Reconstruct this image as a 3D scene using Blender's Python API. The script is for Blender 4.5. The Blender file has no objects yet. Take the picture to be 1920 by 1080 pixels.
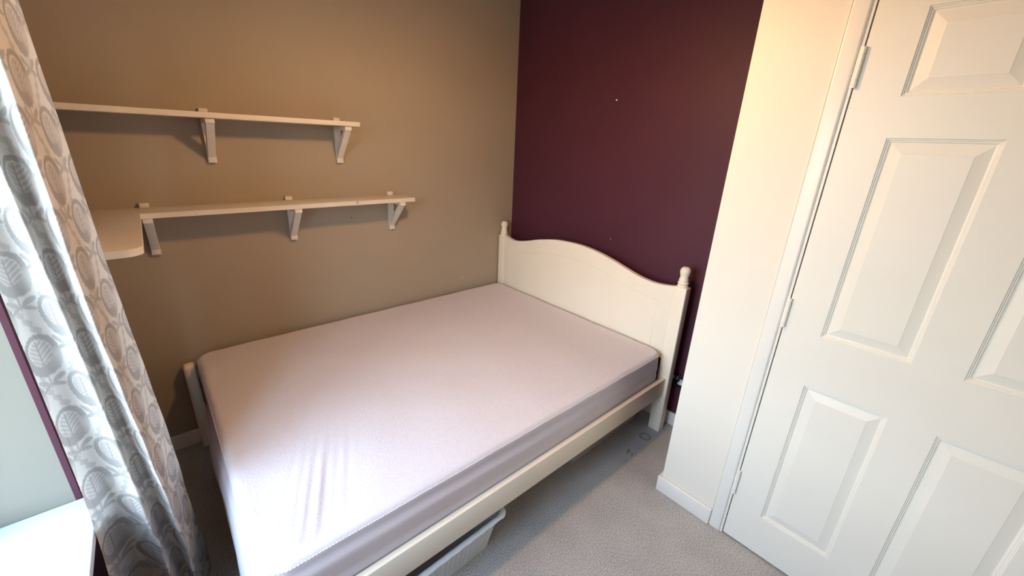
import bpy, bmesh, math, random
import numpy as np
from mathutils import Vector, Matrix
C = bpy.context.scene.collection
sc = bpy.context.scene
random.seed(4); rng = np.random.default_rng(4)

# ------------------------------------------------------------------ camera
cd = bpy.data.cameras.new('camera'); cam = bpy.data.objects.new('camera', cd); C.objects.link(cam)
cd.sensor_width = 36; cd.lens = 755.7652/1920*36; cd.clip_start = 0.02
Rt = (0.75041946, -0.65969645, 0.04088056); Up = (0.19425903, 0.27924716, 0.940364); Fw = (0.63177057, 0.69772603, -0.3377045)
cam.matrix_world = Matrix(((Rt[0], Up[0], -Fw[0], -2.06907), (Rt[1], Up[1], -Fw[1], -2.32250), (Rt[2], Up[2], -Fw[2], 1.53051), (0, 0, 0, 1)))
sc.camera = cam

# ------------------------------------------------------------------ light
sc.view_settings.view_transform = 'Standard'; sc.view_settings.look = 'None'
sc.view_settings.gamma = 1; sc.view_settings.use_curve_mapping = False
sc.view_settings.exposure = 0.32
w = bpy.data.worlds.new('sky'); sc.world = w; w.use_nodes = True
wn, wl = w.node_tree.nodes, w.node_tree.links
bgn = wn['Background']; bgn.inputs['Strength'].default_value = 15.5
wtc = wn.new('ShaderNodeTexCoord'); wsep = wn.new('ShaderNodeSeparateXYZ'); wr = wn.new('ShaderNodeValToRGB')
wl.new(wtc.outputs['Generated'], wsep.inputs[0]); wl.new(wsep.outputs['Z'], wr.inputs['Fac']); wl.new(wr.outputs[0], bgn.inputs['Color'])
wr.color_ramp.elements[0].position = 0.0; wr.color_ramp.elements[0].color = (0.16, 0.17, 0.16, 1)     # ground and houses opposite
wr.color_ramp.elements[1].position = 0.05; wr.color_ramp.elements[1].color = (0.84, 0.95, 1.0, 1)      # bright hazy horizon
for p_, c_ in ((0.35, (0.60, 0.76, 0.98, 1)), (0.7, (0.36, 0.53, 0.80, 1)), (1.0, (0.26, 0.42, 0.70, 1))):
    e_ = wr.color_ramp.elements.new(p_); e_.color = c_
# portal that guides the sky's samples through the window opening
pl = bpy.data.lights.new('window_portal', 'AREA'); pl.shape = 'RECTANGLE'; pl.size = 1.04; pl.size_y = 1.46
pl.cycles.is_portal = True
po = bpy.data.objects.new('window_portal', pl); C.objects.link(po); po.location = (-2.60, -1.47, 1.33)
po.rotation_euler = (math.pi/2, 0, -math.pi/2)
# warm bulb of the ceiling pendant, in the middle of the room (above the frame)
bl = bpy.data.lights.new('ceiling_bulb', 'POINT'); bl.energy = 24; bl.color = (1.0, 0.58, 0.26); bl.shadow_soft_size = 0.05
bo = bpy.data.objects.new('ceiling_bulb', bl); C.objects.link(bo); bo.location = (-1.20, -1.28, 2.02)

# ------------------------------------------------------------------ materials
def mat(name, col, rough=0.6, spec=0.3, bump=None, var=None, sheen=0, metal=0):
    """bump=(scale, strength, distance), var=(scale, amount)"""
    m = bpy.data.materials.new(name); m.use_nodes = True
    n, l = m.node_tree.nodes, m.node_tree.links; b = n['Principled BSDF']
    b.inputs['Base Color'].default_value = (*col, 1); b.inputs['Roughness'].default_value = rough
    b.inputs['Specular IOR Level'].default_value = spec; b.inputs['Metallic'].default_value = metal
    if sheen: b.inputs['Sheen Weight'].default_value = sheen
    tc = n.new('ShaderNodeTexCoord')
    if bump:
        t = n.new('ShaderNodeTexNoise'); t.inputs['Scale'].default_value = bump[0]; t.inputs['Detail'].default_value = 6
        l.new(tc.outputs['Object'], t.inputs['Vector'])
        bp = n.new('ShaderNodeBump'); bp.inputs['Strength'].default_value = bump[1]; bp.inputs['Distance'].default_value = bump[2]
        l.new(t.outputs['Fac'], bp.inputs['Height']); l.new(bp.outputs[0], b.inputs['Normal'])
    if var:
        t = n.new('ShaderNodeTexNoise'); t.inputs['Scale'].default_value = var[0]; t.inputs['Detail'].default_value = 5
        l.new(tc.outputs['Object'], t.inputs['Vector'])
        r = n.new('ShaderNodeMapRange'); r.inputs['From Min'].default_value = 0.3; r.inputs['From Max'].default_value = 0.7
        r.inputs['To Min'].default_value = 1-var[1]; r.inputs['To Max'].default_value = 1+var[1]
        l.new(t.outputs['Fac'], r.inputs['Value'])
        mx = n.new('ShaderNodeVectorMath'); mx.operation = 'SCALE'; mx.inputs[0].default_value = col
        l.new(r.outputs[0], mx.inputs['Scale']); l.new(mx.outputs[0], b.inputs['Base Color'])
    return m
M = dict(
    taupe=mat('taupe wall paint', (0.42, 0.345, 0.258), 0.75, 0.25, (300, 0.15, 0.001), (2.0, 0.03)),
    plum=mat('plum wall paint', (0.085, 0.020, 0.036), 0.55, 0.35, (300, 0.15, 0.001), (3, 0.06)),
    cream=mat('cream wall paint', (0.87, 0.80, 0.695), 0.6, 0.3, (250, 0.12, 0.001), (2, 0.015)),
    ceil=mat('ceiling paint', (0.82, 0.81, 0.78), 0.8, 0.2),
    gloss=mat('white gloss paint', (0.88, 0.83, 0.755), 0.32, 0.5, (60, 0.05, 0.001), (5, 0.015)),
    doorp=mat('door paint', (0.89, 0.835, 0.74), 0.38, 0.4, (120, 0.06, 0.0006), (6, 0.012)),
    reveal=mat('reveal paint', (0.26, 0.235, 0.19), 0.6, 0.3, (200, 0.12, 0.001)),
    sill=mat('sill gloss paint', (0.70, 0.74, 0.74), 0.3, 0.5, (40, 0.05, 0.001)),
    bed=mat('bed cream paint', (0.92, 0.82, 0.67), 0.4, 0.4, (90, 0.05, 0.0006), (7, 0.015)),
    shelf=mat('shelf cream paint', (0.78, 0.70, 0.58), 0.5, 0.35, (150, 0.1, 0.0008), (9, 0.03)),
    brk=mat('bracket cream paint', (0.80, 0.74, 0.65), 0.5, 0.35, (150, 0.1, 0.0008), (30, 0.03)),
    terry=mat('terry towelling', (0.745, 0.69, 0.72), 0.95, 0.1, (190, 0.4, 0.0035), (60, 0.02), sheen=0.2),
    jersey=mat('jersey skirt', (0.70, 0.62, 0.64), 0.75, 0.2, (8, 0.25, 0.01), (4, 0.03), sheen=0.15),
    pine=mat('bare pine slat', (0.60, 0.42, 0.25), 0.6, 0.3, (60, 0.1, 0.001), (12, 0.1)),
    plastic=mat('white plastic', (0.78, 0.83, 0.86), 0.4, 0.45),
    plastic2=mat('cloudy storage plastic', (0.50, 0.45, 0.43), 0.4, 0.4),
    nickel=mat('black nickel', (0.05, 0.045, 0.05), 0.25, 0.5, metal=0.6),
    chrome=mat('satin steel', (0.6, 0.58, 0.54), 0.35, 0.5, metal=1.0),
    insert=mat('white socket insert', (0.85, 0.85, 0.85), 0.4, 0.4),
    dark=mat('pin slot black', (0.01, 0.01, 0.01), 0.6, 0.2),
    seam=mat('skirt piping', (0.78, 0.70, 0.72), 0.8, 0.2),
    upvc=mat('white window frame', (0.85, 0.86, 0.86), 0.35, 0.45),
)
# carpet: cut pile, fine fleck, with the ring and the dark rubs beside the bed leg
def carpet_mat():
    m = bpy.data.materials.new('grey cut pile carpet'); m.use_nodes = True
    n, l = m.node_tree.nodes, m.node_tree.links; b = n['Principled BSDF']
    b.inputs['Roughness'].default_value = 0.95; b.inputs['Specular IOR Level'].default_value = 0.1; b.inputs['Sheen Weight'].default_value = 0.15
    tc = n.new('ShaderNodeTexCoord')
    def noise(s, d=5):
        t = n.new('ShaderNodeTexNoise'); t.inputs['Scale'].default_value = s; t.inputs['Detail'].default_value = d
        l.new(tc.outputs['Object'], t.inputs['Vector']); return t.outputs['Fac']
    def ramp(v, a, c):
        r = n.new('ShaderNodeValToRGB'); l.new(v, r.inputs[0])
        r.color_ramp.elements[0].position, r.color_ramp.elements[0].color = a[0], (*a[1], 1)
        r.color_ramp.elements[1].position, r.color_ramp.elements[1].color = c[0], (*c[1], 1); return r.outputs[0]
    def mul(x, y):
        k = n.new('ShaderNodeVectorMath'); k.operation = 'MULTIPLY'; l.new(x, k.inputs[0]); l.new(y, k.inputs[1]); return k.outputs[0]
    col = ramp(noise(190, 8), (0.33, (0.33, 0.31, 0.29)), (0.67, (0.66, 0.635, 0.605)))
    col = mul(col, ramp(noise(5), (0.3, (0.86, 0.86, 0.86)), (0.7, (1.07, 1.06, 1.05))))
    col = mul(col, ramp(noise(38, 2), (0.20, (0.6, 0.56, 0.5)), (0.25, (1, 1, 1))))
    # stains: (x, y, radius in, radius out or None, strength)
    for (x, y, rx, ry, rot, ring, s) in [(-0.225, -1.462, 0.04, 0.04, 0, True, 0.55), (-0.402, -1.468, 0.028, 0.010, 0.25, False, 0.45),
                                   (-0.409, -1.496, 0.024, 0.008, 0.3, False, 0.6), (-0.384, -1.506, 0.016, 0.007, 0.3, False, 0.7),
                                   (-0.47, -1.50, 0.016, 0.008, 0.3, False, 0.75)]:
        mp = n.new('ShaderNodeMapping'); mp.vector_type = 'TEXTURE'; mp.inputs['Location'].default_value = (x, y, 0)
        mp.inputs['Rotation'].default_value = (0, 0, rot); mp.inputs['Scale'].default_value = (rx, ry, 1)
        l.new(tc.outputs['Object'], mp.inputs['Vector'])
        ln = n.new('ShaderNodeVectorMath'); ln.operation = 'LENGTH'; l.new(mp.outputs[0], ln.inputs[0])
        r = n.new('ShaderNodeValToRGB'); l.new(ln.outputs['Value'], r.inputs[0]); e = r.color_ramp.elements
        if ring:
            e[0].position = 0.5; e[0].color = (0.88, 0.88, 0.88, 1); e[1].position = 1.0; e[1].color = (1, 1, 1, 1)
            for p, v in ((0.62, s), (0.78, s), (0.9, 1.0)):
                k = e.new(p); k.color = (v, v, v, 1)
        else:
            e[0].position = 0.3; e[0].color = (s, s, s*1.02, 1); e[1].position = 1.0; e[1].color = (1, 1, 1, 1)
        col = mul(col, r.outputs[0])
    l.new(col, b.inputs['Base Color'])
    bp = n.new('ShaderNodeBump'); bp.inputs['Strength'].default_value = 0.6; bp.inputs['Distance'].default_value = 0.004
    l.new(noise(240, 6), bp.inputs['Height']); l.new(bp.outputs[0], b.inputs['Normal'])
    return m
M['carpet'] = carpet_mat()
def glass_mat():
    m = bpy.data.materials.new('clear window glass'); m.use_nodes = True
    n, l = m.node_tree.nodes, m.node_tree.links; n.remove(n['Principled BSDF'])
    t = n.new('ShaderNodeBsdfTransparent'); t.inputs[0].default_value = (0.96, 0.98, 0.97, 1)
    g = n.new('ShaderNodeBsdfGlossy'); g.inputs['Roughness'].default_value = 0.02
    mx = n.new('ShaderNodeMixShader'); mx.inputs[0].default_value = 0.06
    l.new(t.outputs[0], mx.inputs[1]); l.new(g.outputs[0], mx.inputs[2]); l.new(mx.outputs[0], n['Material Output'].inputs[0])
    return m
M['glass'] = glass_mat()
def curtain_mat():
    m = bpy.data.materials.new('printed curtain cotton'); m.use_nodes = True
    n, l = m.node_tree.nodes, m.node_tree.links; b = n['Principled BSDF']
    at = n.new('ShaderNodeAttribute'); at.attribute_name = 'print'
    mx = n.new('ShaderNodeMix'); mx.data_type = 'RGBA'; l.new(at.outputs['Fac'], mx.inputs['Factor'])
    mx.inputs['A'].default_value = (0.66, 0.61, 0.56, 1); mx.inputs['B'].default_value = (0.36, 0.33, 0.31, 1)
    l.new(mx.outputs['Result'], b.inputs['Base Color']); b.inputs['Roughness'].default_value = 0.85
    b.inputs['Specular IOR Level'].default_value = 0.15
    tr = n.new('ShaderNodeBsdfTranslucent'); l.new(mx.outputs['Result'], tr.inputs[0])
    ms = n.new('ShaderNodeMixShader'); ms.inputs[0].default_value = 0.28
    l.new(b.outputs[0], ms.inputs[1]); l.new(tr.outputs[0], ms.inputs[2]); l.new(ms.outputs[0], n['Material Output'].inputs[0])
    tc = n.new('ShaderNodeTexCoord'); t = n.new('ShaderNodeTexNoise'); t.inputs['Scale'].default_value = 500
    l.new(tc.outputs['Object'], t.inputs[0]); bp = n.new('ShaderNodeBump'); bp.inputs['Strength'].default_value = 0.25; bp.inputs['Distance'].default_value = 0.001
    l.new(t.outputs['Fac'], bp.inputs['Height']); l.new(bp.outputs[0], b.inputs['Normal'])
    return m
M['curtain'] = curtain_mat()

# ------------------------------------------------------------------ helpers
def link(name, me, m, parent=None, smooth=False):
    o = bpy.data.objects.new(name, me); C.objects.link(o)
    if m is not None and not me.materials: me.materials.append(m)
    if parent is not None: o.parent = parent
    if smooth:
        for p in me.polygons: p.use_smooth = True
    return o
def fin(name, bm, m, parent=None, smooth=False):
    me = bpy.data.meshes.new(name); bmesh.ops.recalc_face_normals(bm, faces=bm.faces[:]); bm.to_mesh(me); bm.free()
    return link(name, me, m, parent, smooth)
def box(bm, x0, x1, y0, y1, z0, z1, bev=0.0, seg=2):
    r = bmesh.ops.create_cube(bm, size=1.0)['verts']
    for v in r: v.co = Vector(((x0+x1)/2+v.co.x*(x1-x0), (y0+y1)/2+v.co.y*(y1-y0), (z0+z1)/2+v.co.z*(z1-z0)))
    if bev:
        es = list({e for v in r for e in v.link_edges})
        bmesh.ops.bevel(bm, geom=es, offset=bev, segments=seg, affect='EDGES', profile=0.5)
def prism(bm, pts, axis, a0, a1, bev=0.0):
    """pts 2-D polygon in the two other axes (in xyz order), extruded along axis from a0 to a1"""
    def co(p, a): return Vector({'x': (a, p[0], p[1]), 'y': (p[0], a, p[1]), 'z': (p[0], p[1], a)}[axis])
    va = [bm.verts.new(co(p, a0)) for p in pts]; vb = [bm.verts.new(co(p, a1)) for p in pts]
    f1 = bm.faces.new(va); f2 = bm.faces.new(vb[::-1]); n = len(pts)
    for i in range(n): bm.faces.new((va[i], vb[i], vb[(i+1) % n], va[(i+1) % n]))
    if bev: bmesh.ops.bevel(bm, geom=list(f1.edges)+list(f2.edges), offset=bev, segments=2, affect='EDGES', profile=0.5)
def lathe(bm, prof, c, seg=28):
    rings = [[bm.verts.new((c[0]+r*math.cos(t*2*math.pi/seg), c[1]+r*math.sin(t*2*math.pi/seg), c[2]+z)) for t in range(seg)] for r, z in prof]
    for a, b in zip(rings, rings[1:]):
        for i in range(seg): bm.faces.new((a[i], a[(i+1) % seg], b[(i+1) % seg], b[i]))
    bm.faces.new(rings[0][::-1]); bm.faces.new(rings[-1])
def cyl(bm, p0, p1, r, seg=16):
    p0, p1 = Vector(p0), Vector(p1); d = p1-p0
    q = d.to_track_quat('Z', 'Y').to_matrix().to_4x4()
    bmesh.ops.create_cone(bm, cap_ends=True, segments=seg, radius1=r, radius2=r, depth=d.length, matrix=Matrix.Translation((p0+p1)/2) @ q)
def B(name, m, parent, *boxes, bev=0.0, smooth=False):
    bm = bmesh.new()
    for b in boxes: box(bm, *b, bev=bev)
    return fin(name, bm, m, parent, smooth)
def struct(o): o['kind'] = 'structure'; return o
def thing(name, label, cat, loc, group=None):
    o = bpy.data.objects.new(name, None); C.objects.link(o); o.location = loc; o.empty_display_size = 0.05
    o['label'] = label; o['category'] = cat
    if group: o['group'] = group
    return o
def tag(o, label, cat, group=None):
    o['label'] = label; o['category'] = cat
    if group: o['group'] = group
    return o
def rehome(parent):
    """children were modelled in room coordinates: keep them there under the parent's own origin"""
    bpy.context.view_layer.update()
    for ch in parent.children:
        ch.data.transform(Matrix.Translation(-parent.location)) if ch.type == 'MESH' else None
def wide_smooth(o, ang=35):
    me = o.data
    for p in me.polygons: p.use_smooth = True
    me.set_sharp_from_angle(angle=math.radians(ang)); return o

# ------------------------------------------------------------------ the room
CX = -0.5045; JY = -1.7107; YB = -3.0; ZC = 2.46; WX = -2.37
struct(B('floor', M['carpet'], None, (-2.75, 0.1, YB-0.1, 0.1, -0.08, 0.0)))
struct(B('ceiling', M['ceil'], None, (-2.75, 0.1, YB-0.1, 0.1, ZC, ZC+0.08)))
struct(B('wall_left', M['taupe'], None, (-2.75, 0.1, 0.0, 0.1, 0, ZC)))
struct(B('wall_far', M['plum'], None, (0.0, 0.1, YB, 0.0, 0, ZC)))
struct(B('wall_back', M['taupe'], None, (-2.75, 0.1, YB-0.1, YB, 0, ZC)))
# window wall with its opening
WY0, WY1, WZ0, WZ1 = -0.92, -2.02, 0.559, 2.08
struct(B('wall_window', M['plum'], None, (WX-0.012, WX, WY0, 0.0, 0, ZC), (WX-0.012, WX, YB, WY1, 0, ZC),
         (WX-0.012, WX, WY1, WY0, 0, WZ0-0.026), (WX-0.012, WX, WY1, WY0, WZ1, ZC)))
ww = B('wall_window_core', M['reveal'], None, (-2.70, WX-0.012, WY0, 0.0, 0, ZC), (-2.70, WX-0.012, YB, WY1, 0, ZC),
         (-2.70, WX-0.012, WY1, WY0, 0, WZ0-0.026), (-2.70, WX-0.012, WY1, WY0, WZ1, ZC))
ww.name = 'wall_reveal'; struct(ww)
# window: frame, mullion, panes
win = B('window_1', M['upvc'], None, (-2.66, -2.60, WY1, WY1+0.06, WZ0, WZ1), (-2.66, -2.60, WY0-0.06, WY0, WZ0, WZ1),
        (-2.66, -2.60, WY1+0.06, WY0-0.06, WZ0, WZ0+0.06), (-2.66, -2.60, WY1+0.06, WY0-0.06, WZ1-0.06, WZ1),
        (-2.655, -2.605, (WY0+WY1)/2-0.03, (WY0+WY1)/2+0.03, WZ0+0.06, WZ1-0.06), bev=0.003)
struct(win)
ym = (WY0+WY1)/2
for a, b in ((WY1+0.06, ym-0.03), (ym+0.03, WY0-0.06)):
    B('pane', M['glass'], win, (-2.632, -2.628, a, b, WZ0+0.06, WZ1-0.06))
sl = struct(B('trim_1', M['sill'], None, (-2.60, -2.340, WY1-0.02, WY0-0.001, WZ0-0.024, WZ0), bev=0.003))
sl['label'] = 'deep white painted window sill'

# closet (jog) with the door
struct(B('wall_right', M['cream'], None, (CX, CX+0.08, -1.9847, JY, 0, ZC), (CX, CX+0.08, -2.79, -1.9847, 2.0, ZC), (CX, CX+0.08, YB, -2.79, 0, ZC)))
struct(B('wall_jog', M['plum'], None, (CX+0.08, 0.0, JY-0.08, JY, 0, ZC)))
YD = -2.0047; DW = 0.762
struct(B('trim_2', M['gloss'], None, (CX-0.003, CX+0.085, -2.0015, -1.985, 0, 1.999), (CX-0.001, CX+0.085, -2.7895, -2.770, 0, 1.999), (CX-0.001, CX+0.085, -2.770, -2.0017, 1.984, 1.999), bev=0.001))
# architrave
def architrave(name, segs):
    bm = bmesh.new()
    for s in segs: box(bm, *s, bev=0.0065, seg=5)
    return wide_smooth(struct(fin(name, bm, M['gloss'])))
architrave('trim_3', [(CX-0.0085, CX, -1.9925, -1.947, 0, 2.04)])
architrave('trim_4', [(CX-0.016, CX, -2.0, -2.775, 1.992, 2.038)])
architrave('trim_5', [(CX-0.016, CX, -2.826, -2.778, 0, 2.04)])
def skirting(name, segs, h=0.0815):
    bm = bmesh.new()
    for s in segs: box(bm, s[0], s[1], s[2], s[3], 0, h, bev=0.004, seg=3)
    return wide_smooth(struct(fin(name, bm, M['gloss'])))
skirting('baseboard_right', [(CX-0.015, CX, -1.9465, JY+0.015)])
skirting('baseboard_jog', [(CX, -0.016, JY, JY+0.015)])
skirting('baseboard_far', [(-0.015, 0, JY, -0.0)])
skirting('baseboard_left', [(WX, -0.015, -0.015, 0)])
skirting('baseboard_window', [(WX, WX+0.015, YB, -0.015)], 0.08)
skirting('baseboard_back', [(WX+0.015, CX, YB, YB+0.015)])

# the six-panel door
zs = [0.0, 0.182, 0.789, 0.9736, 1.5866, 1.6916, 1.8987, 1.981]
ys = [0.0, 0.1072, 0.328, 0.434, 0.6548, 0.762]
Z0 = 0.008
bm = bmesh.new(); X0, X1 = CX, CX+0.038
for j in range(7):
    for i in range(5):
        hole = i in (1, 3) and j in (1, 3, 5)
        za, zb = max(zs[j], Z0), zs[j+1]; ya, yb = YD-ys[i], YD-ys[i+1]
        if hole:
            continue
        va = [bm.verts.new((X0, y, z)) for y, z in ((ya, za), (yb, za), (yb, zb), (ya, zb))]; bm.faces.new(va)
    # back skin
bmesh.ops.remove_doubles(bm, verts=bm.verts, dist=1e-5)
front = bm.faces[:]
ext = bmesh.ops.extrude_face_region(bm, geom=front)
for v in [g for g in ext['geom'] if isinstance(g, bmesh.types.BMVert)]: v.co.x = X1
bmesh.ops.recalc_face_normals(bm, faces=bm.faces)
door = fin('door_1', bm, M['doorp']); struct(door)
PROF = [(0.000, 0.0), (0.0015, 0.0035), (0.004, 0.0035), (0.0055, 0.0065), (0.0085, 0.0065), (0.0100, 0.0095), (0.013, 0.0100), (0.040, 0.0030), (0.0415, 0.0022)]
def panel_mesh(w, h):
    bm = bmesh.new(); loops = []
    for o, d in PROF: loops.append([bm.verts.new((d, -a, b)) for a, b in ((o, o), (w-o, o), (w-o, h-o), (o, h-o))])
    for p, q in zip(loops, loops[1:]):
        for i in range(4): bm.faces.new((p[i], p[(i+1) % 4], q[(i+1) % 4], q[i]))
    bm.faces.new(loops[-1])
    back = [bm.verts.new((0.034, -a, b)) for a, b in ((0, 0), (w, 0), (w, h), (0, h))]
    for i in range(4): bm.faces.new((back[i], back[(i+1) % 4], loops[0][(i+1) % 4], loops[0][i]))
    bm.faces.new(back)
    bmesh.ops.recalc_face_normals(bm, faces=bm.faces)
    me = bpy.data.meshes.new('panel'); bm.to_mesh(me); bm.free(); return me
for j in (1, 3, 5):
    me = panel_mesh(ys[2]-ys[1], zs[j+1]-zs[j])
    for i in (1, 3):
        o = link('panel', me, M['doorp'], door); o.location = (X0, YD-ys[i], zs[j])
for z0, z1 in ((0.221, 0.339), (0.971, 1.078), (1.716, 1.822)):
    bm = bmesh.new(); h = (z1-z0)/4.0; zz = z0
    fr = [0.16, 0.36, 0.34, 0.14] if z0 < 1.5 else [0.2, 0.3, 0.3, 0.2]
    for f in fr:
        L = f*(z1-z0); cyl(bm, (CX-0.0055, YD+0.0010, zz+0.0012), (CX-0.0055, YD+0.0010, zz+L-0.0016), 0.0062, 14); zz += L
    cyl(bm, (CX-0.0055, YD+0.0010, z0+0.002), (CX-0.0055, YD+0.0010, z1-0.002), 0.0042, 12)
    box(bm, CX-0.0045, CX+0.0, YD+0.0032, YD+0.0110, z0, z1)
    wide_smooth(fin('hinge', bm, M['gloss'], door))

# ------------------------------------------------------------------ shelves on the taupe wall
def screw(bm, x, y, z, r=0.0035):
    cyl(bm, (x, y, z), (x, y-0.0015, z), r, 14)
    box(bm, x-r*0.75, x+r*0.75, y-0.0019, y-0.0012, z-0.0006, z+0.0006)
def slot_mark(name, x, y, z, parent, r=0.0035):
    bm = bmesh.new(); screw(bm, x, y, z, r); return fin(name, bm, M['chrome'], parent)
def outline_round(pts, idx, r, n=8):
    out = []
    for i, p in enumerate(pts):
        if i != idx: out.append(p); continue
        P, A, Bq = Vector(p), Vector(pts[i-1]), Vector(pts[(i+1) % len(pts)])
        a = P+(A-P).normalized()*r; b = P+(Bq-P).normalized()*r; c = a+b-P
        t0 = math.atan2(a.y-c.y, a.x-c.x); t1 = math.atan2(b.y-c.y, b.x-c.x)
        d = (t1-t0+math.pi) % (2*math.pi)-math.pi
        out += [(c.x+r*math.cos(t0+d*k/n), c.y+r*math.sin(t0+d*k/n)) for k in range(n+1)]
    return out
up_pts = [(WX+0.001, -0.001), (-1.2045, -0.001), (-1.2045, -0.187), (WX+0.001, -0.187)]
us = thing('wall_shelf', 'upper narrow cream wall shelf, straight board high above the bed', 'shelf', (-1.8, 0, 1.577))
bm = bmesh.new(); prism(bm, outline_round(up_pts, 2, 0.008, 5), 'z', 1.577, 1.598, 0.0015); wide_smooth(fin('board', bm, M['shelf'], us))
rehome(us)
lo_pts = [(WX+0.001, -0.001), (-0.911, -0.001), (-0.911, -0.178), (-2.1105, -0.178), (-2.1105, -0.820), (WX+0.001, -0.832)]
ls = thing('corner_shelf', 'lower cream wall shelf widening into a rounded desk part behind the curtain', 'shelf', (-1.8, 0, 1.19))
pts = outline_round(outline_round(lo_pts, 4, 0.045, 10), 2, 0.008, 5)
bm = bmesh.new(); prism(bm, pts, 'z', 1.190, 1.211, 0.0015); wide_smooth(fin('board', bm, M['shelf'], ls))
slot_mark('screw', -1.251, -0.178, 1.2035, ls, 0.006)
bm = bmesh.new(); cyl(bm, (-1.936, -0.178, 1.197), (-1.936, -0.1805, 1.197), 0.0014, 8); fin('nail', bm, M['dark'], ls)
rehome(ls)
def bracket_parts(parent, depth=0.175):
    """origin: wall, under side of the board, centre of the batten"""
    W = 0.016
    bm = bmesh.new(); box(bm, -W, W, -0.021, -0.0005, -0.183, -0.0005, 0.0012)
    o1 = wide_smooth(fin('batten', bm, M['brk'], parent))
    bm = bmesh.new(); box(bm, -W, W, -depth, -0.0215, -0.0195, -0.0005, 0.0012)
    o2 = wide_smooth(fin('arm', bm, M['brk'], parent))
    bm = bmesh.new(); t = 0.024
    prism(bm, [(-depth+0.006, -0.020), (-depth+0.034, -0.020), (-0.0215, -0.128), (-0.0215, -0.160)], 'x', -W*0.92, W*0.92, 0.001)
    o3 = wide_smooth(fin('brace', bm, M['brk'], parent))
    bm = bmesh.new(); screw(bm, 0, -0.021, -0.172, 0.004); o4 = fin('screw', bm, M['brk'], parent)
    bm = bmesh.new(); box(bm, -W, W, -0.021, -0.0005, 0.0215, 0.0405, 0.0012)
    o5 = wide_smooth(fin('batten_top', bm, M['brk'], parent))
proto = None
labs = [(-1.823, 1.577, 'upper wall shelf', 'painted wooden bracket under the upper shelf, the one nearer the curtain'),
        (-1.262, 1.577, 'upper', 'painted wooden bracket under the right end of the upper shelf'),
        (-2.092, 1.190, 'lower', 'painted wooden bracket under the lower shelf beside the rounded desk part'),
        (-1.538, 1.190, 'lower', 'painted wooden bracket under the middle of the lower shelf'),
        (-0.990, 1.190, 'lower', 'painted wooden bracket under the right end of the lower shelf')]
for x, z, g, lab in labs:
    if proto is None:
        proto = thing('shelf_bracket', lab, 'bracket', (x, 0, z), 'wooden brackets under the wall shelves'); bracket_parts(proto); r = proto
    else:
        r = proto.copy(); C.objects.link(r); r.location = (x, 0, z); r['label'] = lab
        for ch in list(proto.children):
            c = ch.copy(); C.objects.link(c); c.parent = r

# ------------------------------------------------------------------ the bed
HX = -0.133; W = 1.4908; PT = 0.052
bedo = thing('bed_frame', 'cream painted double bed frame with a curved headboard and turned finials', 'bed', (-1.1, -0.75, 0))
def post(y0, y1, x0, x1, z1):
    bm = bmesh.new(); box(bm, x0, x1, y0, y1, 0.0, z1, 0.004, 3); return wide_smooth(fin('post', bm, M['bed'], bedo), 50)
post(-0.078, -0.010, HX, HX+PT, 0.8754)
post(-W, -W+0.068, HX, HX+PT, 0.8754)
curve = [(-0.070, 0.884), (-0.090, 0.880), (-0.107, 0.876), (-0.15, 0.866), (-0.208, 0.8645), (-0.304, 0.884), (-0.415, 0.915), (-0.562, 0.945), (-0.660, 0.954), (-0.745, 0.957),
         (-0.83, 0.954), (-0.93, 0.941), (-1.03, 0.920), (-1.128, 0.893), (-1.219, 0.870), (-1.305, 0.860), (-1.37, 0.864), (-1.424, 0.872)]
def spline(ps, n):
    ps = [Vector(p) for p in ps]; out = []
    for i in range(len(ps)-1):
        a, b, c, d = ps[max(i-1, 0)], ps[i], ps[i+1], ps[min(i+2, len(ps)-1)]
        for k in range(n):
            t = k/n
            out.append(0.5*((2*b)+(c-a)*t+(2*a-5*b+4*c-d)*t*t+(3*b-a-3*c+d)*t**3))
    out.append(ps[-1]); return out
cv = [(p[0], min(p[1], 1)) for p in spline([Vector((*p,)) for p in curve], 4)]
cv[0] = (-0.074, 0.8752)
bm = bmesh.new(); prism(bm, cv+[(-1.4235, 0.455), (-0.0765, 0.455)], 'x', HX+0.001, HX+0.026, 0.0035)
wide_smooth(fin('headboard_panel', bm, M['bed'], bedo), 40)
# routed bead that follows the curve
gi = [(-0.136, 0.50), (-0.136, 0.772)] + [(y, z-0.098+0.012*abs(y+0.745)/0.6) for y, z in cv if -1.33 < y < -0.15] + [(-1.347, 0.771), (-1.347, 0.50)]
bm = bmesh.new()
for (y0, z0), (y1, z1) in zip(gi, gi[1:]):
    cyl(bm, (HX+0.0016, y0, z0), (HX+0.0016, y1, z1), 0.0018, 6)
fin('bead', bm, M['bed'], bedo, True)
fp = [(0.030, 0.0), (0.0305, 0.004), (0.028, 0.010), (0.0245, 0.012), (0.0275, 0.016), (0.0300, 0.021), (0.0275, 0.027), (0.0245, 0.029), (0.0265, 0.033), (0.0255, 0.040), (0.0222, 0.050),
      (0.0225, 0.058), (0.0255, 0.068), (0.0282, 0.079), (0.0275, 0.089), (0.0225, 0.098), (0.0145, 0.104), (0.012, 0.1045)]
for y in (-0.042, -W+0.034):
    bm = bmesh.new(); lathe(bm, [(r*0.93, z) for r, z in fp], (HX+PT/2, y, 0.8752)); wide_smooth(fin('finial', bm, M['bed'], bedo), 50)
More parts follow.
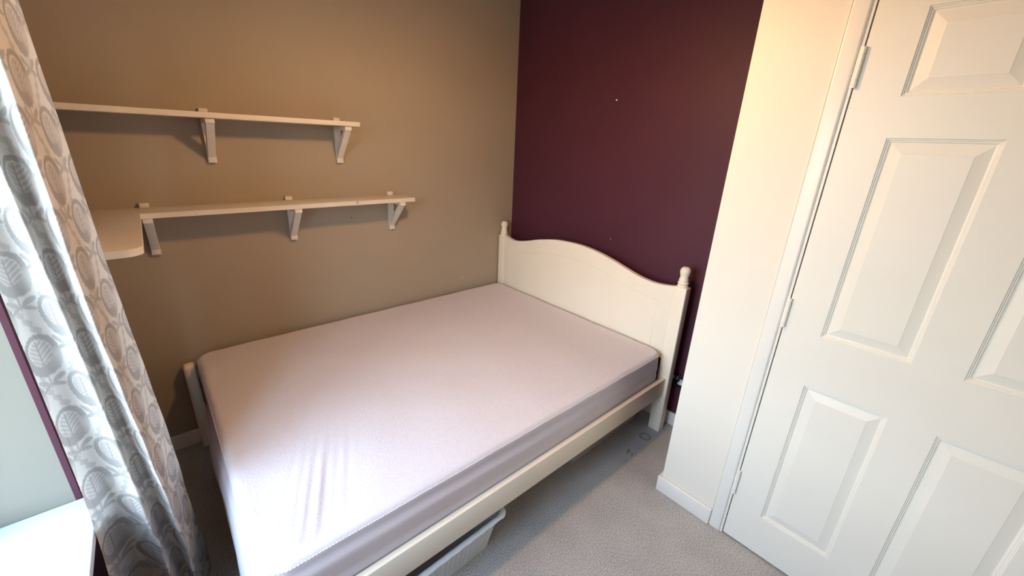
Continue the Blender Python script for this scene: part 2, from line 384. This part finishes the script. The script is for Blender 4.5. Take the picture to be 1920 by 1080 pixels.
# rails
bm = bmesh.new(); box(bm, -2.05, HX, -1.4738, -1.4508, 0.2422, 0.3482, 0.0025, 2); wide_smooth(fin('side_rail', bm, M['bed'], bedo))
bm = bmesh.new(); box(bm, -2.05, HX, -0.048, -0.025, 0.2422, 0.3482, 0.0025, 2); wide_smooth(fin('side_rail', bm, M['bed'], bedo))
bm = bmesh.new(); box(bm, HX-0.022, HX, -1.4235, -0.0765, 0.24, 0.32, 0.0025, 2); wide_smooth(fin('end_rail', bm, M['bed'], bedo))
# foot end: low board between two short posts with rounded tops
for y0, y1 in ((-0.078, -0.020), (-W+0.006, -W+0.064)):
    bm = bmesh.new(); box(bm, -2.108, -2.060, y0, y1, 0, 0.468, 0.014, 4); wide_smooth(fin('foot_post', bm, M['bed'], bedo), 50)
bm = bmesh.new(); box(bm, -2.082, -2.058, -W+0.064, -0.078, 0.205, 0.262, 0.004, 2); wide_smooth(fin('foot_board', bm, M['bed'], bedo))
slat = None
for k in range(13):
    x = -1.93+k*0.142
    if slat is None:
        bm = bmesh.new(); box(bm, -0.035, 0.035, -1.449, -0.050, 0.246, 0.262, 0.002); slat = fin('slat', bm, M['pine'], bedo); o = slat
    else: o = slat.copy(); C.objects.link(o)
    o.location.x = x
bedo_loc = bedo.location.copy()
for ch in bedo.children: ch.location = ch.location-bedo_loc

# mattress: towelling top panel and jersey skirt
def mattress():
    x0, x1, y0, y1 = -2.052, -0.1395, -1.443, -0.030
    zt, zb, ht = 0.508, 0.263, 0.19
    N = 260; cr = 0.075
    # plan outline as polar-free rounded rectangle, sampled evenly
    def outline(ins, cr):
        X0, X1, Y0, Y1 = x0+ins, x1-ins, y0+ins, y1-ins; r = max(cr-ins, 0.012); P = []
        def arc(cx, cy, a0):
            for k in range(13):
                a = math.radians(a0+90*k/12); P.append((cx+r*math.cos(a), cy+r*math.sin(a)))
        def seg(a, b, n):
            for k in range(1, n): P.append((a[0]+(b[0]-a[0])*k/n, a[1]+(b[1]-a[1])*k/n))
        arc(X1-r, Y1-r, 0); seg(P[-1], (X0+r, Y1), 200); arc(X0+r, Y1-r, 90); seg(P[-1], (X0, Y0+r), 140)
        arc(X0+r, Y0+r, 180); seg(P[-1], (X1-r, Y0), 200); arc(X1-r, Y0+r, 270); seg(P[-1], (X1, Y1-r), 140)
        return P
    # skirt: rings from seam down
    er = 0.028
    prof = [(er*(1-math.sin(a)), zt-er*(1-math.cos(a))) for a in np.linspace(0.0, math.pi/2, 8)]     # from top flat to side
    seam = 5
    lev = prof + [(-0.004*math.sin(math.pi*t), zt-er-(zt-er-zb-0.02)*t) for t in np.linspace(0.04, 1, 26)] + [(0.012, zb+0.006), (0.03, zb)]
    def bulge(x, y, z):
        """drag lines running along the sides and the loose hang at the foot"""
        t = (zt-z)/(zt-zb)
        k = max(0, min(1, (-x-0.35)/0.9))
        d = 0.007*k*math.exp(-((t-0.36-0.10*(x+1.2))/0.10)**2) - 0.004*k*math.exp(-((t-0.20-0.06*(x+1.2))/0.06)**2)
        d += 0.0012*math.sin(31*t-3*x+2*math.sin(3*y))*max(0, min(1, (t-0.15)*3))
        return d
    def ring(i):
        ins, z = lev[i]; out = []
        P = outline(max(ins, 0), cr)
        for k, (px, py) in enumerate(P):
            t = (zt-z)/(zt-zb)
            qx, qy = px, py
            # outward direction
            nx = -1 if px < x0+ins+0.02 else (1 if px > x1-ins-0.02 else 0); ny = -1 if py < y0+ins+0.02 else (1 if py > y1-ins-0.02 else 0)
            if i > seam-1:
                b = bulge(px, py, z)-min(ins, 0)
                if ny < 0: qy -= b if py > -1.46 else 0
                if nx < 0:
                    fl = 0.034*max(0, min(1, (-py-0.40)/0.25))*(0.5-0.5*math.cos(min(1, t*1.6)*math.pi)) + 0.008*math.sin(9*py+1.3)*t
                    qx -= max(b, 0)*0.5+fl*0.8
            out.append((qx, max(qy, -1.4495) if z < 0.352 else max(qy, -1.452), z+0.0008*math.sin(23*px+17*py)))
        return out
    rings = [ring(i) for i in range(len(lev))]
    n = len(rings[0])
    def build(name, rs, m, parent, cap=False):
        V = [p for r in rs for p in r]; F = []
        for a in range(len(rs)-1):
            for k in range(n):
                F.append((a*n+k, a*n+(k+1) % n, (a+1)*n+(k+1) % n, (a+1)*n+k))
        if cap: F.append(tuple(range((len(rs)-1)*n, len(rs)*n)))
        me = bpy.data.meshes.new(name); me.from_pydata(V, [], F); me.update(); return link(name, me, m, parent, True)
    root = thing('mattress', 'white fitted mattress protector over the mattress lying on the bed frame', 'mattress', (0, 0, 0))
    build('skirt', rings[seam:], M['jersey'], root, True)
    # top panel: concentric rings from the seam inwards, with wrinkles
    tops = rings[:seam+1][::-1]
    top_rings = list(tops)
    cx, cy = (x0+x1)/2, (y0+y1)/2
    P0 = tops[-1]
    hx, hy = (x1-x0)/2-er, (y1-y0)/2-er
    K = 120
    def wr(x, y):
        """sag, long soft drags and the short furrows by the foot corner nearest the camera"""
        u = (x-x0); v = (y-y0)
        z = 0.004*math.sin(2.4*x+1)*math.sin(2.1*y+0.5)
        c = u-0.39*v
        f = math.exp(-((c-0.11)/0.085)**2)*math.exp(-((v-0.17)/0.17)**2)
        z += 0.0026*f*(math.sin(170*c)+0.7*math.sin(101*c+1.7))
        z += 0.0016*math.sin(26*(x-0.39*y)+2*math.sin(3*y))*math.exp(-(u/0.45)**2)
        z += 0.0012*math.sin(14*x+5*y)*math.sin(9*y-4*x)
        return z
    for k in range(1, K+1):
        s = 1-k/K
        r = []
        for (px, py, pz) in P0:
            x = cx+(px-cx)*(s+(0.0)); y = cy+(py-cy)*s
            e = min(1, k/5)
            r.append((x, y, zt+wr(x, y)*e+0.004*math.sin(math.pi/2*min(1, k/50))))
        top_rings.append(r)
    # grid instead of collapsing rings would be even, but rings keep the border clean
    o = build('top_panel', top_rings, M['terry'], root)
    # seam piping round the top
    bm = bmesh.new(); S = rings[seam]
    for k in range(n):
        a, b = Vector(S[k]), Vector(S[(k+1) % n])
        if (b-a).length > 1e-4: cyl(bm, a, b, 0.0017, 5)
    fin('piping', bm, M['seam'], root, True)
    return root
mattress()

# ------------------------------------------------------------------ things under the bed
def basket():
    o = thing('storage_basket', 'ribbed white plastic basket under the bed, its rim sticking out below the rail', 'basket', (-1.49, -1.30, 0))
    L, D, H = 0.36, 0.24, 0.187   # base
    fx, fy = 0.030, 0.034         # flare
    def rr(hx, hy, r, n=9, ribs=None):
        P = []
        for (sx, sy, a0) in ((1, 1, 0), (-1, 1, 90), (-1, -1, 180), (1, -1, 270)):
            for k in range(n):
                a = math.radians(a0+90*k/(n-1)); P.append((sx*(hx-r)+r*math.cos(a), sy*(hy-r)+r*math.sin(a)))
        out = []
        for i, p in enumerate(P):
            q = P[(i+1) % len(P)]; out.append(p)
            d = math.dist(p, q)
            if d > 0.03:
                m = int(d/0.0045)
                out += [(p[0]+(q[0]-p[0])*k/m, p[1]+(q[1]-p[1])*k/m) for k in range(1, m)]
        return out
    base = rr(L/2, D/2, 0.028)
    n = len(base)
    rings = []
    for z, s in ((0.0, 0), (0.003, 0.015), (0.02, 0.1), (0.16, 0.87), (H-0.022, 0.95)):
        R = []
        for i, (x, y) in enumerate(base):
            long_side = abs(abs(y)-D/2) < 1e-6; short = abs(abs(x)-L/2) < 1e-6
            rib = 0
            if 0.01 < z < 0.17:
                t = x if long_side else (y if short else None)
                if t is not None: rib = -0.0050*(0.5+0.5*math.tanh(3*math.cos(t*2*math.pi/0.021)))
            nx, ny = (0, math.copysign(1, y)) if long_side else ((math.copysign(1, x), 0) if short else (0, 0))
            R.append((x*(1+2*fx*s/L)+nx*rib, y*(1+2*fy*s/D)+ny*rib, z))
        rings.append(R)
    V = [p for r in rings for p in r]; F = [tuple(range(n))[::-1]]
    for a in range(len(rings)-1):
        for k in range(n): F.append((a*n+k, a*n+(k+1) % n, (a+1)*n+(k+1) % n, (a+1)*n+k))
    me = bpy.data.meshes.new('body'); me.from_pydata(V, [], F)
    b = link('body', me, M['plastic'], o, True); wide_smooth(b, 60)
    md = b.modifiers.new('t', 'SOLIDIFY'); md.thickness = 0.0018; md.offset = -1
    # rolled rim
    V = []; F = []
    sec = [(0.0, H-0.024), (0.0035, H-0.020), (0.012, H-0.016), (0.0200, H-0.008), (0.0150, H-0.001), (0.004, H), (-0.002, H-0.006), (-0.002, H-0.022)]
    for d, z in sec:
        sx = (L/2+fx+d)/(L/2); sy = (D/2+fy+d)/(D/2)
        V += [(x*sx, y*sy, z+(0.0012*math.sin(x*150) if d > 0 else 0)) for x, y in base]
    m = len(sec)
    for a in range(m):
        for k in range(n):
            b2 = (a+1) % m; F.append((a*n+k, a*n+(k+1) % n, b2*n+(k+1) % n, b2*n+k))
    me = bpy.data.meshes.new('rim'); me.from_pydata(V, [], F); wide_smooth(link('rim', me, M['plastic'], o), 60)
    o.rotation_euler.z = math.radians(1.5)
    return o
bk = basket()
def box2():
    o = thing('storage_box', 'smooth pale plastic storage box in shadow under the head end of the bed', 'box', (-0.43, -1.17, 0))
    bm = bmesh.new()
    pb = [(-0.30, -0.165), (0.30, -0.165), (0.30, 0.165), (-0.30, 0.165)]
    def ring(s, z):
        P = []
        for (sx, sy, a0) in ((1, 1, 0), (-1, 1, 90), (-1, -1, 180), (1, -1, 270)):
            for k in range(6):
                a = math.radians(a0+18*k); P.append(bm.verts.new((sx*(0.30+s-0.03)+0.03*math.cos(a), sy*(0.165+s-0.03)+0.03*math.sin(a), z)))
        return P
    rs = [ring(0, 0.0), ring(0.035, 0.185), ring(0.031, 0.185), ring(-0.004, 0.004)]
    for a, b in zip(rs, rs[1:]):
        for k in range(24): bm.faces.new((a[k], a[(k+1) % 24], b[(k+1) % 24], b[k]))
    bm.faces.new(rs[0][::-1]); bm.faces.new(rs[-1])
    wide_smooth(fin('body', bm, M['plastic2'], o), 50)
    bm = bmesh.new()
    def r2(s, z): 
        P = []
        for (sx, sy, a0) in ((1, 1, 0), (-1, 1, 90), (-1, -1, 180), (1, -1, 270)):
            for k in range(6):
                a = math.radians(a0+18*k); P.append(bm.verts.new((sx*(0.30+s-0.03)+0.03*math.cos(a), sy*(0.165+s-0.03)+0.03*math.sin(a), z)))
        return P
    rs = [r2(0.034, 0.186), r2(0.045, 0.188), r2(0.045, 0.2), r2(0.02, 0.204)]
    for a, b in zip(rs, rs[1:]):
        for k in range(24): bm.faces.new((a[k], a[(k+1) % 24], b[(k+1) % 24], b[k]))
    bm.faces.new(rs[0][::-1]); bm.faces.new(rs[-1]); wide_smooth(fin('lid', bm, M['plastic2'], o), 50)
box2()

# ------------------------------------------------------------------ double socket on the plum wall
so = thing('wall_socket', 'black nickel double wall socket with white inserts beside the headboard leg', 'socket', (0, -1.472, 0.295))
bm = bmesh.new(); box(bm, -0.008, -0.0005, -0.073, 0.073, -0.043, 0.043, 0.002, 2); wide_smooth(fin('face_plate', bm, M['nickel'], so))
for s in (-1, 1):
    c = s*0.036
    bm = bmesh.new()
    T = [(-0.017, -0.020), (0.017, -0.020), (0.017, -0.006), (0.0075, -0.006), (0.0075, 0.014), (-0.0075, 0.014), (-0.0075, -0.006), (-0.017, -0.006)]
    prism(bm, [(c+a, b) for a, b in T], 'x', -0.0095, -0.0078)
    ins = fin('socket_insert', bm, M['insert'], so)
    bm = bmesh.new()
    for a, b, hw, hh in ((0, 0.005, 0.002, 0.004), (-0.011, -0.0135, 0.0033, 0.002), (0.011, -0.0135, 0.0033, 0.002)):
        box(bm, -0.0098, -0.0094, c+a-hw, c+a+hw, b-hh, b+hh)
    fin('pin_slots', bm, M['dark'], ins)
    bm = bmesh.new(); box(bm, -0.0115, -0.0078, c*0.30-0.006, c*0.30+0.006, 0.006, 0.026, 0.001); wide_smooth(fin('rocker_switch', bm, M['chrome'], so))
# little hook on the plum wall, plug and nail holes on the taupe one
bm = bmesh.new(); cyl(bm, (0, -0.851, 1.78), (-0.012, -0.851, 1.781), 0.0022, 10)
bmesh.ops.create_uvsphere(bm, u_segments=12, v_segments=8, radius=0.0052, matrix=Matrix.Translation((-0.013, -0.851, 1.7805)))
tag(fin('picture_pin', bm, M['insert'], None, True), 'small white round-headed pin high on the plum wall', 'pin')
bm = bmesh.new(); cyl(bm, (0, -0.916, 1.005), (-0.002, -0.916, 1.005), 0.002, 10)
tag(fin('wall_plug', bm, M['insert']), 'tiny pale wall plug on the plum wall above the headboard', 'wall plug')
bm = bmesh.new(); cyl(bm, (-0.461, 0, 0.592), (-0.461, -0.002, 0.592), 0.0032, 10)
tag(fin('wall_plug', bm, M['insert']), 'tiny pale wall plug on the taupe wall just above the mattress', 'wall plug')
bm = bmesh.new(); cyl(bm, (-1.225, 0, 1.094), (-1.225, -0.002, 1.094), 0.0028, 10)
tag(fin('wall_plug', bm, M['dark']), 'dark wall plug on the taupe wall below the lower shelf', 'wall plug')

# pendant shade round the bulb, hanging above the frame
pend = thing('pendant_lamp', 'white fabric pendant lampshade hanging over the room from the ceiling above the picture', 'lamp', (-1.20, -1.28, ZC))
def shade():
    m = bpy.data.materials.new('shade fabric'); m.use_nodes = True
    n, l = m.node_tree.nodes, m.node_tree.links; b = n['Principled BSDF']; b.inputs['Base Color'].default_value = (0.75, 0.7, 0.62, 1); b.inputs['Roughness'].default_value = 0.9
    t = n.new('ShaderNodeBsdfTranslucent'); t.inputs[0].default_value = (0.6, 0.5, 0.38, 1); x = n.new('ShaderNodeMixShader'); x.inputs[0].default_value = 0.45
    l.new(b.outputs[0], x.inputs[1]); l.new(t.outputs[0], x.inputs[2]); l.new(x.outputs[0], n['Material Output'].inputs[0])
    bm = bmesh.new(); N = 40
    R = [[bm.verts.new((q*math.cos(2*math.pi*k/N), q*math.sin(2*math.pi*k/N), z)) for k in range(N)] for q, z in ((0.15, 2.035-ZC), (0.085, 2.21-ZC))]
    for k in range(N): bm.faces.new((R[0][k], R[0][(k+1) % N], R[1][(k+1) % N], R[1][k]))
    o = fin('lamp_shade', bm, m, pend, True); md = o.modifiers.new('t', 'SOLIDIFY'); md.thickness = 0.002
shade()
bm = bmesh.new(); cyl(bm, (0, 0, 0), (0, 0, 2.14-ZC), 0.003, 10); fin('cord', bm, M['insert'], pend, True)
bm = bmesh.new(); cyl(bm, (0, 0, 2.08-ZC), (0, 0, 2.15-ZC), 0.018, 16); fin('lamp_holder', bm, M['insert'], pend, True)
bm = bmesh.new(); lathe(bm, [(0.045, -0.02), (0.05, 0.0)], (0, 0, 0)); fin('ceiling_rose', bm, M['insert'], pend, True)

# ------------------------------------------------------------------ curtain
T_ = [(-2.332, -1.030), (-2.322, -1.010), (-2.306, -1.028), (-2.294, -1.050), (-2.284, -1.075), (-2.276, -1.045), (-2.260, -1.040), (-2.240, -1.065), (-2.2200, -1.100), (-2.212, -1.06), (-2.206, -1.02), (-2.199, -0.98), (-2.191, -0.940),
      (-2.200, -0.915), (-2.21, -0.87), (-2.24, -0.92), (-2.28, -0.86), (-2.33, -0.87)]
M_ = [(-2.335, -1.062), (-2.320, -1.030), (-2.302, -1.028), (-2.284, -1.050), (-2.262, -1.078), (-2.257, -1.046), (-2.247, -1.040), (-2.234, -1.065), (-2.2185, -1.105), (-2.208, -1.06), (-2.200, -1.02), (-2.190, -0.98), (-2.180, -0.935),
      (-2.190, -0.910), (-2.20, -0.87), (-2.24, -0.92), (-2.28, -0.86), (-2.33, -0.87)]
L_ = [(-2.3335, -1.085), (-2.318, -1.040), (-2.298, -1.020), (-2.270, -1.045), (-2.243, -1.075), (-2.238, -1.045), (-2.228, -1.020), (-2.212, -1.040), (-2.196, -1.075), (-2.188, -1.03), (-2.181, -0.98), (-2.172, -0.93), (-2.165, -0.890),
      (-2.170, -0.875), (-2.20, -0.85), (-2.24, -0.90), (-2.28, -0.84), (-2.33, -0.85)]
B_ = [(-2.362, -1.070), (-2.335, -1.02), (-2.300, -0.96), (-2.265, -1.00), (-2.238, -1.050), (-2.225, -1.01), (-2.212, -0.97), (-2.200, -0.98), (-2.188, -1.020), (-2.182, -0.98), (-2.178, -0.92), (-2.170, -0.86), (-2.163, -0.80),
      (-2.18, -0.77), (-2.21, -0.79), (-2.24, -0.85), (-2.28, -0.79), (-2.33, -0.80)]
def ogee(u, v):
    """half-drop lattice of thistle medallions in crescents, joined by waving bands; returns 0..1 print density"""
    cw, ch = 0.128, 0.190
    best = np.zeros_like(u)
    def nrm(x): return np.clip(x, 0, 1)
    def add(bu, bv, s):
        nonlocal best
        # local coordinates about the medallion centre
        a = np.arctan2(bv, bu); r = np.hypot(bu/(0.040*s), bv/(0.050*s)*(1+0.12*np.sign(bv)))
        # thick crescent, open to one side
        th = 0.16+0.16*(0.5-0.5*np.sin(a-0.6))
        edge = 0.92+0.02*np.sin(a*22)
        cres = nrm((th-np.abs(r-edge))/0.06)*nrm((1.2+np.cos(a-2.6))/0.5)
        # feathered inner leaf: ribs leaving a stem
        inside = nrm((0.72-r)/0.08)
        ribs = nrm((np.sin((bv*1.0-np.abs(bu)*0.9)*2*np.pi/0.0115)+0.25)/0.5)
        stem = nrm((0.0022-np.abs(bu))/0.001)
        best = np.maximum(best, 0.95*cres)
        best = np.maximum(best, inside*np.maximum(0.25+0.5*ribs, stem))
        # stalk and its pair of leaves under the medallion
        st = nrm((0.0028-np.abs(bu))/0.001)*nrm((bv+0.092)/0.004)*nrm((-0.040-bv)/0.004)
        best = np.maximum(best, 0.7*st)
        for sg in (-1, 1):
            for (ox, oy, an, ln, wd) in ((0.018, -0.070, 0.6, 0.018, 0.0065), (0.013, -0.086, -0.45, 0.015, 0.0055)):
                x = bu*sg-ox; y = bv-oy
                xr = x*np.cos(an)+y*np.sin(an); yr = -x*np.sin(an)+y*np.cos(an)
                best = np.maximum(best, 0.75*nrm((1-(xr/ln)**2-(yr/wd)**2)/0.35))
    for oc in (0, 1):
        uu = u+oc*cw/2; vv = v+oc*ch/2
        ci = np.floor(uu/cw); bu = (uu/cw-ci-0.5)*cw; bv = (vv/ch-np.floor(vv/ch)-0.5)*ch
        add(bu, bv-0.022, 0.88)
    # waving scroll bands between the columns
    w1 = np.abs(((u+0.016*np.sin(2*np.pi*v/ch)+cw*0.25) % (cw/2))-cw/4)
    band = nrm((0.0075+0.003*np.sin(2*np.pi*v/0.021)-w1)/0.002)
    best = np.maximum(best, 0.5*band*(best < 0.1))
    return best
def curtain():
    n_seg = 16
    A = [np.array([tuple(p) for p in spline(P, n_seg)])[:, :2] for P in (T_, M_, L_, B_)]
    # resample every profile so columns sit at equal shares of the cloth
    NC = 440
    def resample(P, frac): 
        s = np.r_[0, np.cumsum(np.hypot(*np.diff(P, axis=0).T))]; s /= s[-1]
        return np.c_[np.interp(frac, s, P[:, 0]), np.interp(frac, s, P[:, 1])]
    idx = np.linspace(0, 1, NC)
    # keep peaks aligned: parametrise by control index, not by length
    def byindex(P): 
        k = np.linspace(0, 1, len(P)); return np.c_[np.interp(idx, k, P[:, 0]), np.interp(idx, k, P[:, 1])]
    A = [byindex(P) for P in A]
    zk = np.array([0.004, 0.62, 1.2, 1.85, 2.26]); NZ = 860
    z = np.linspace(zk[0], zk[-1], NZ)
    prof = [A[3], A[2], A[1], A[0], A[0]]
    X = np.empty((NZ, NC)); Y = np.empty((NZ, NC))
    for c in range(NC):
        for arr, d in ((X, 0), (Y, 1)):
            v = np.interp(z, zk, [p[c, d] for p in prof]); arr[:, c] = v
    # smooth along z
    for arr in (X, Y):
        k = np.hanning(121); k /= k.sum()
        pad = np.pad(arr, ((60, 60), (0, 0)), mode='edge')
        arr[:] = np.apply_along_axis(lambda q: np.convolve(q, k, 'valid'), 0, pad)
    t = idx[None, :]; zz = z[:, None]
    act = np.clip((1.6-zz)/1.6, 0.15, 1)
    Xo = 0.0022*np.sin(zz*9+t*19+1.2*np.sin(zz*4))*act+0.0012*np.sin(zz*31+t*33)*act
    Yo = 0.0055*np.sin(zz*7.3+t*23+2)*act+0.0022*np.sin(zz*27+t*41)*act
    X += np.where(t > 0.03, Xo, Xo*0.4); Y += Yo
    # cloth coordinates for the print
    du = np.hypot(np.diff(X[NZ//2]), np.diff(Y[NZ//2])); s = np.r_[0, np.cumsum(du)]
    U = np.broadcast_to(s[None, :], X.shape)+0.03; Vv = np.broadcast_to(zz, X.shape)+0.02
    pr = ogee(U.ravel()*1.0, Vv.ravel())
    V = np.c_[X.ravel(), Y.ravel(), np.broadcast_to(zz, X.shape).ravel()].astype(np.float32)
    me = bpy.data.meshes.new('curtain'); me.vertices.add(len(V)); me.vertices.foreach_set('co', V.ravel())
    i, j = np.meshgrid(np.arange(NZ-1), np.arange(NC-1), indexing='ij'); a = (i*NC+j).ravel()
    q = np.c_[a, a+1, a+NC+1, a+NC].astype(np.int32)
    me.loops.add(q.size); me.loops.foreach_set('vertex_index', q.ravel()); me.polygons.add(len(q))
    me.polygons.foreach_set('loop_start', np.arange(0, q.size, 4, dtype=np.int32))
    me.polygons.foreach_set('use_smooth', np.ones(len(q), dtype=bool)); me.update(calc_edges=True)
    at = me.attributes.new('print', 'FLOAT', 'POINT'); at.data.foreach_set('value', pr.astype(np.float32))
    o = link('curtain', me, M['curtain'])
    return tag(o, 'floor-length white curtain printed with grey thistle medallions, drawn back beside the window', 'curtain')
curtain()
